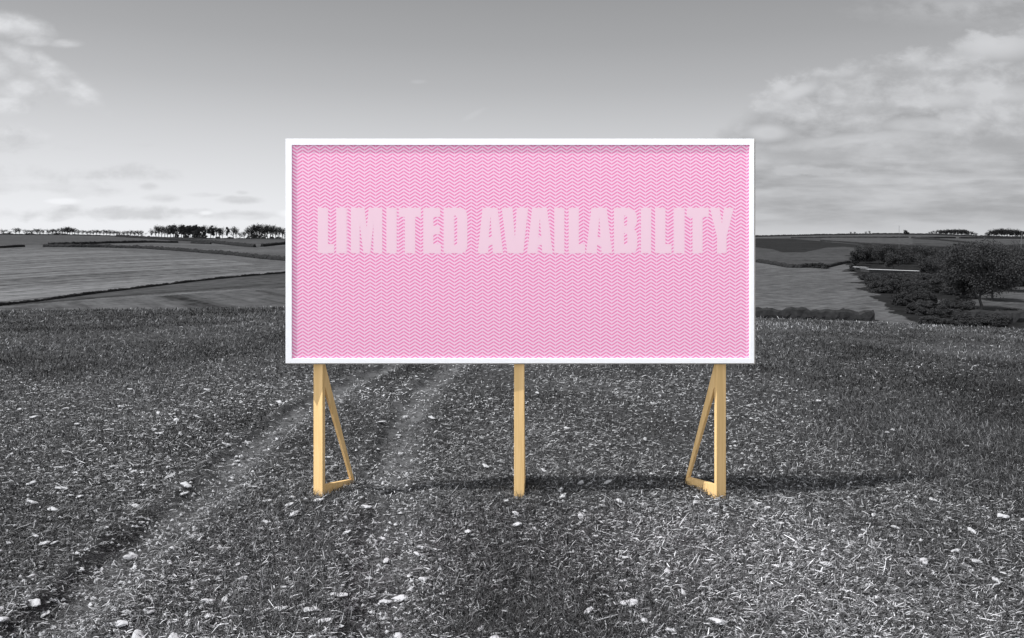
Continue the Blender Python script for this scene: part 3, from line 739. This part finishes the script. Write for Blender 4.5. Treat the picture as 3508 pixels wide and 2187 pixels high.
GL_ += Ap(1654, 1704.7, 1637.3, 1723.9, 1673.2, 1688.6, 1674, 1687.8, (1681, 745.8), (1674.4, 1685.3))
GL_ += [[(1718.9,713),(1755.4,713),(1764,817.5),(1771.1,713),(1808.6,713),(1792.5,868),(1738.1,868)]]
GL_ += Ap(1822.8, 1872.9, 1806.1, 1892.7, 1841.3, 1856.8, 1842.6, 1855.6, (1848.8, 753), (1843, 1854.1))
GL_ += [rect(1898.2, 1932.4), Lp(1947, 1981.6, 2002.9)]
GL_ += Ap(2024.9, 2076.2, 2006.6, 2095.1, 2042.8, 2058.9, 2044, 2057.6, (2051.5, 749.5), (2045.3, 2056.1))
GL_ += [[(2101.6,713),(2150,713),(2162,715.5),(2170.8,722.3),(2176.4,731),(2179.2,742),(2179.7,764),(2176.4,774),(2168,784.5),(2175.1,791.5),(2179.2,799),(2180.7,811),(2180.7,842),(2177,858.3),(2170.8,864.5),(2158,868),(2101.6,868)],
  [(2135.9,739.6),(2141,739.6),(2145.5,742),(2147,748),(2147,765),(2145,772),(2140,774),(2135.9,774)], [(2135.9,799),(2141,799),(2145.5,801.5),(2147,808),(2147,832),(2145,838),(2141,839.7),(2135.9,839.7)],
  rect(2193.6, 2227.9), Lp(2241.7, 2276.7, 2297.4), rect(2305.9, 2341.2), Tp(2349.2, 2424.3, 2369.2, 2403.5),
  [(2428.8,713),(2461,713),(2469.4,767.3),(2476.8,713),(2509.6,713),(2485.3,811),(2485.3,868),(2453,868),(2453,813.5)]]
cu = bpy.data.curves.new('lettering', 'CURVE'); cu.dimensions = '2D'; cu.fill_mode = 'BOTH'; cu.extrude = .00015
for g in GL_:
    s_ = cu.splines.new('POLY'); s_.points.add(len(g)-1); s_.use_cyclic_u = True
    for p_, (a, c) in zip(s_.points, g): p_.co = (bx(a), bz(c), 0, 1)
tmp = bpy.data.objects.new('tmp', cu); C.objects.link(tmp)
bpy.context.view_layer.update()
me = bpy.data.meshes.new_from_object(tmp.evaluated_get(bpy.context.evaluated_depsgraph_get()))
bpy.data.objects.remove(tmp); me.name = 'lettering'
me.materials.clear(); me.materials.append(M_letter)
lo = link(bpy.data.objects.new('lettering', me), bb); lo.rotation_euler = (R(90), 0, 0); lo.location = (0, pyf-.0003, zoff)

# legs: post, ground rail and raking strut, each leg toed in
def leg(cx, al, wpost, B, side, label):
    """cx: x of the corner on the brace side; side=+1: brace on the right edge, post extends left"""
    al = R(al)
    e = bpy.data.objects.new('leg', None); e.empty_display_size = .1; link(e, bb)
    e.location = (cx, 0, 0); e.rotation_euler = (0, 0, -al)
    # local: +y back, post extends along -x*side
    s = side
    def xb(a, c): return (min(a*s, c*s), max(a*s, c*s))
    m = MB(); a, c = xb(-wpost, 0); m.box(a, c, 0, .024, -.04, 1.98); m.build('post', M_wood, e, .0012)
    zr0, zr1 = .084, .044; th = .021
    a, c = xb(-th-.0005, -.0005)
    m = MB(); pr = [(.0245, -.02), (B, -.02), (B, zr1*.4), (B-.035, zr1), (.0245, zr0)]
    m.hexa([(a, y, z) for y, z in pr], [(c, y, z) for y, z in pr]); m.build('ground_rail', M_wood, e, .0008)
    m = MB(); pr = [(B-.001, zr1*.4+.001), (.0245, .845), (.0245, .70), (B-.034, zr1+.001)]
    a, c = xb(-th, 0)
    m.hexa([(a, y, z) for y, z in pr], [(c, y, z) for y, z in pr]); m.build('strut', M_wood, e, .0008)
    e['label'] = label
leg(bx(1105), 28.4, .076, .307, 1, 'left leg with sunlit front and strut raking back to the right')
leg(bx(1796), 2.5, .064, .30, 1, 'middle leg seen face on')
leg(bx(2455), -21.2, .071, .341, -1, 'right leg with shaded front and strut raking back to the left')

# ------------------------------------------------------------------ stubble, grass and stones on the near field
def scatter(n, y0, y1, dens=None, xlim=(-260, 3768)):
    """n points on the near field, even over the view between photo rows y0..y1"""
    out = []
    tot = 0
    while tot < n:
        px_ = rng.uniform(xlim[0], xlim[1], n); py_ = rng.uniform(y0, y1, n)
        r = (px_-CX)/F; a = acoef(r); s = (py_-HY)/F; d = s*s-6.4*a
        ok = d > 0; px_, py_, r, a, s, d = [q[ok] for q in (px_, py_, r, a, s, d)]
        Y = (s-np.sqrt(d))/(2*a); X = r*Y
        if dens is not None:
            k_ = rng.random(len(X)) < dens(X, Y, px_, py_); X, Y, px_, py_ = X[k_], Y[k_], px_[k_], py_[k_]
        out.append(np.stack([X, Y, px_, py_])); tot += len(X)
    return np.concatenate(out, 1)[:, :n]
def grassiness(X, Y, px_, py_):
    """1 where short dark grass rules, 0 where straw litter does"""
    left = np.clip((1330 - py_ - (px_-0)*.02)/220, 0, 1)*(px_ < 1900)
    right = np.clip((px_-2500)/700, 0, 1)*np.clip((1780-py_)/350, 0, 1)
    top = np.clip((1330-py_)/130, 0, 1)
    g = np.maximum(np.maximum(left, right), top)
    d = np.abs(track_d(X, Y))
    g = g*np.clip((d-.15)/.25, .12, 1)
    return np.clip(g + (fbm(X*.8+5, Y*.5, 3)-.5)*.9, 0, 1)
def patch(X, Y): return fbm(X*.55+40, Y*.35+3, 4)
# straw litter: thin flat strips, tilted a little
def straw_dens(X, Y, px_, py_):
    g = grassiness(X, Y, px_, py_); d = np.abs(track_d(X, Y))
    return np.clip(1.0-.72*g, .15, 1)*np.clip(.40+(d-.08)*2.2, .40, 1)*np.clip(.45+1.1*patch(X, Y), 0, 1)
def build_straw(name, n, y0, y1, Lm, Wm, label, seed_bright, curl=.25):
    A = scatter(int(n*.74), y0, y1, straw_dens); B_ = scatter(int(n*.26), y0, y1+250, straw_dens, (3768, 5400)); D_ = scatter(int(n*.22), y0, y1+250, straw_dens, (-1900, -260))
    X, Y, px_, py_ = np.concatenate([A, B_, D_], 1); n = len(X)
    Z = ground_z(X, Y)
    ang = rng.normal(0.15, 1.0, n)*np.where(rng.random(n) < .55, .55, 3.0)
    Ln = np.maximum(Lm*(.35+1.1*rng.random(n)**1.6), Y*.0045*(.5+rng.random(n)))
    Wd = np.maximum(Wm*(.6+.9*rng.random(n)), Y*.00075)
    pit = rng.normal(0, .15, n) + np.where(rng.random(n) < .08, rng.uniform(.3, 1.0, n), 0)
    roll = rng.normal(0, .5, n)
    ux = np.stack([np.cos(ang)*np.cos(pit), np.sin(ang)*np.cos(pit), np.sin(pit)], -1)
    sd = np.stack([-np.sin(ang)*np.cos(roll), np.cos(ang)*np.cos(roll), np.sin(roll)], -1)
    c = np.stack([X, Y, Z + rng.uniform(.002, .022, n) + np.abs(np.sin(pit))*Ln*.45], -1)
    bend = np.cross(ux, sd)*(rng.normal(0, curl, n)*Ln)[:, None] + sd*(rng.normal(0, curl*.6, n)*Ln)[:, None]
    h = (Ln/2)[:, None]; w2 = (Wd/2)[:, None]
    p0 = c-ux*h; p1 = c+bend*.5; p2 = c+ux*h
    v = np.stack([p0-sd*w2*.7, p0+sd*w2*.7, p1-sd*w2, p1+sd*w2, p2-sd*w2*.5, p2+sd*w2*.5], 1).reshape(-1, 3)
    b = np.arange(n)*6
    f = np.stack([b, b+2, b+3, b+1, b+2, b+4, b+5, b+3], -1).ravel()
    q = rng.random(n); sh = np.clip(.05+1.9*patch(X*1.3, Y*1.3+9), .6, 1.5)
    g = grassiness(X, Y, px_, py_)
    tone = np.where(q < .50, rng.uniform(.028, .050, n), np.where(q < .77, rng.uniform(.07, .15, n), rng.uniform(.20, .54, n)*seed_bright))*sh*(1-.5*g)
    me = mesh_np(name, v, f, 4, M_straw, False, {'tone': np.repeat(tone, 6)})
    o_ = link(bpy.data.objects.new(name, me)); tag(o_, label, 'straw', kind='stuff'); return o_
build_straw('straw_litter', 430000, 1085, 2330, .036, .0033, 'broken pale and dark straw lying all over the near field', 1.0)
build_straw('long_straw', 12000, 1480, 2330, .075, .0030, 'longer pale straw stalks lying on the nearest ground', 1.0, .12)
# grass blades
def grass_dens(X, Y, px_, py_): return np.clip(.10+.95*grassiness(X, Y, px_, py_), 0, 1)*np.clip(-.3+2.5*patch(X+20, Y), .12, 1)*np.clip((np.abs(track_d(X, Y))-.10)/.2, .2, 1)
def build_grass(name, n, y0, y1, label):
    A = scatter(int(n*.8), y0, y1, grass_dens); B_ = scatter(int(n*.22), y0, y1+300, grass_dens, (3768, 5400)); D_ = scatter(int(n*.2), y0, y1+300, grass_dens, (-1900, -260))
    X, Y, px_, py_ = np.concatenate([A, B_, D_], 1); n = len(X)
    Z = ground_z(X, Y); a = rng.uniform(0, 6.283, n)
    H = np.maximum(.045, Y*.0031)*(.5+.9*rng.random(n)); Wd = np.maximum(.0042, Y*.00085)*(.7+.6*rng.random(n))
    lean = rng.normal(0, .45, (n, 2))
    sd = np.stack([np.cos(a), np.sin(a)*.6, np.zeros(n)], -1)
    p0 = np.stack([X, Y, Z-.004], -1)
    p1 = p0+np.stack([lean[:, 0]*H*.35, lean[:, 1]*H*.35, H*.55], -1)
    p2 = p0+np.stack([lean[:, 0]*H*1.05, lean[:, 1]*H*1.05, H*(1-.25*np.abs(lean[:, 0]))], -1)
    w2 = (Wd/2)[:, None]
    v = np.stack([p0-sd*w2, p0+sd*w2, p1-sd*w2*.9, p1+sd*w2*.9, p2-sd*w2*.25, p2+sd*w2*.25], 1).reshape(-1, 3)
    b = np.arange(n)*6; f = np.stack([b, b+2, b+3, b+1, b+2, b+4, b+5, b+3], -1).ravel()
    q = rng.random(n); sh = np.clip(-.55+3.1*patch(X*1.2+7, Y*1.6), .35, 1.9)
    rightcrest = np.clip((px_-2300)/400, 0, 1)*np.clip((1170-py_)/60, 0, 1)
    tone = np.where(q < .55, rng.uniform(.022, .042, n), np.where(q < .86, rng.uniform(.05, .10, n), rng.uniform(.12, .24, n)))*sh*(1+.9*rightcrest)
    me = mesh_np(name, v, f, 4, M_grass, False, {'tone': np.repeat(tone, 6)})
    o_ = link(bpy.data.objects.new(name, me)); tag(o_, label, 'grass', kind='stuff'); return o_
build_grass('grass', 260000, 1052, 2200, 'short dark grass and regrowth standing on the near field towards its crest')
# stones
def stone_mesh(seed):
    g = np.random.default_rng(seed); import bmesh
    bm = bmesh.new(); bmesh.ops.create_icosphere(bm, subdivisions=2, radius=1)
    for v_ in bm.verts:
        d = v_.co.normalized(); k_ = 1+.30*math.sin(3.1*d.x+seed)*math.cos(2.3*d.y+seed*2)+.22*math.sin(5*d.y*d.x+seed*3)+g.normal()*.07
        v_.co = Vector((d.x*k_, d.y*k_*.62, max(d.z*k_*.27, -.2) if d.z > 0 else d.z*.2))
    me = bpy.data.meshes.new('stone'); bm.to_mesh(me); bm.free(); me.materials.append(M_stone)
    return me
SM = [stone_mesh(s) for s in range(8)]
def put_stone(X, Y, size, i, label, group, flat=1.0):
    o_ = link(bpy.data.objects.new('stone', SM[i % 8])); z = float(ground_z(np.array(X), np.array(Y)))
    o_.location = (X, Y, z+size*.15+.016); o_.scale = (size, size, size*flat)
    o_.rotation_euler = (rd.uniform(-.25, .25), rd.uniform(-.3, .3), rd.uniform(0, 6.28))
    tag(o_, label, 'stone', group)
big = [((388, 1606), 14, 'pale flat stone in the left litter beyond the first wheel rut'), ((916, 1795), 15, 'white stone lying well below the left leg'), ((1437, 1911), 19, 'large pale stone between the second rut and the middle leg, nearest the bottom'),
       ((1150, 1782), 10, 'small white stone below the brace of the left leg'), ((1990, 1793), 17, 'pale rounded stone below and right of the middle leg'), ((2122, 1728), 16, 'smooth pale stone in the litter between the middle and right legs'),
       ((2727, 1892), 17, 'bright crumpled stone near the bottom below the right leg'), ((2785, 1902), 14, 'bright stone just right of the crumpled one below the right leg'), ((3330, 1838), 17, 'pale stone close to the bottom right corner'),
       ((2968, 1828), 14, 'round pale stone right of the pair below the right leg'), ((3195, 1722), 14, 'upright pale stone in the shadowed grass at the right'), ((1405, 1958), 17, 'pale stone at the foot of the second rut'), ((2455, 1722), 9, 'small pale stone just below the foot of the right leg'),
       ((590, 1895), 13, 'bright flat stone beside the first wheel rut near the bottom left'), ((450, 1880), 12, 'flat pale stone at the bottom left in the grass tufts'), ((30, 1885), 12, 'flat pale stone at the left edge near the bottom')]
for i, (p, sz, lb) in enumerate(big):
    q = hitn(*p); put_stone(q.x, q.y, sz/F*q.y, i, lb, None)
def stone_dens(X, Y, px_, py_):
    g = grassiness(X, Y, px_, py_); return np.clip(1-.85*g, .05, 1)*np.clip(1.15-(px_/3508)*.75, .2, 1)
X, Y, _, _ = scatter(284, 1330, 2250, stone_dens, (-60, 3568))
for i in range(284):
    sz = max(.013+.026*rng.random()**2.0, Y[i]*.0016)
    put_stone(X[i], Y[i], sz, i, 'small pale chalky stone lying loose in the straw litter', 'small pale stones scattered over the near field')
# the rest of the small stones and chips as one
n = 8500; X, Y, _, _ = scatter(n, 1180, 2300, stone_dens); Z = ground_z(X, Y)
sz = np.maximum(.0045+.010*rng.random(n)**2.5, Y*.0009)
ring = np.linspace(0, 2*np.pi, 7)[:-1]
ra = rng.uniform(.55, 1.15, (n, 6)); rot = rng.uniform(0, 6.28, n)[:, None]
vx = X[:, None]+np.cos(ring+rot)*ra*sz[:, None]*1.2; vy = Y[:, None]+np.sin(ring+rot)*ra*sz[:, None]*.8
tx = rng.normal(0, .25, n)[:, None]
vz = Z[:, None]+.016+(vx-X[:, None])*tx
low = np.stack([vx, vy, vz-.006*np.ones_like(vx)], -1); hi = np.stack([X, Y, Z+.016+sz*.5], -1)[:, None, :]
v = np.concatenate([low, hi], 1).reshape(-1, 3); b = (np.arange(n)*7)[:, None]
f = np.stack([np.stack([b[:, 0]+i, b[:, 0]+(i+1) % 6, b[:, 0]+6], -1) for i in range(6)], 1).ravel()
me = mesh_np('stone_chips', v, f, 3, M_stone, False)
tag(link(bpy.data.objects.new('stone_chips', me)), 'countless tiny pale stone chips among the straw', 'stone chips', kind='stuff')
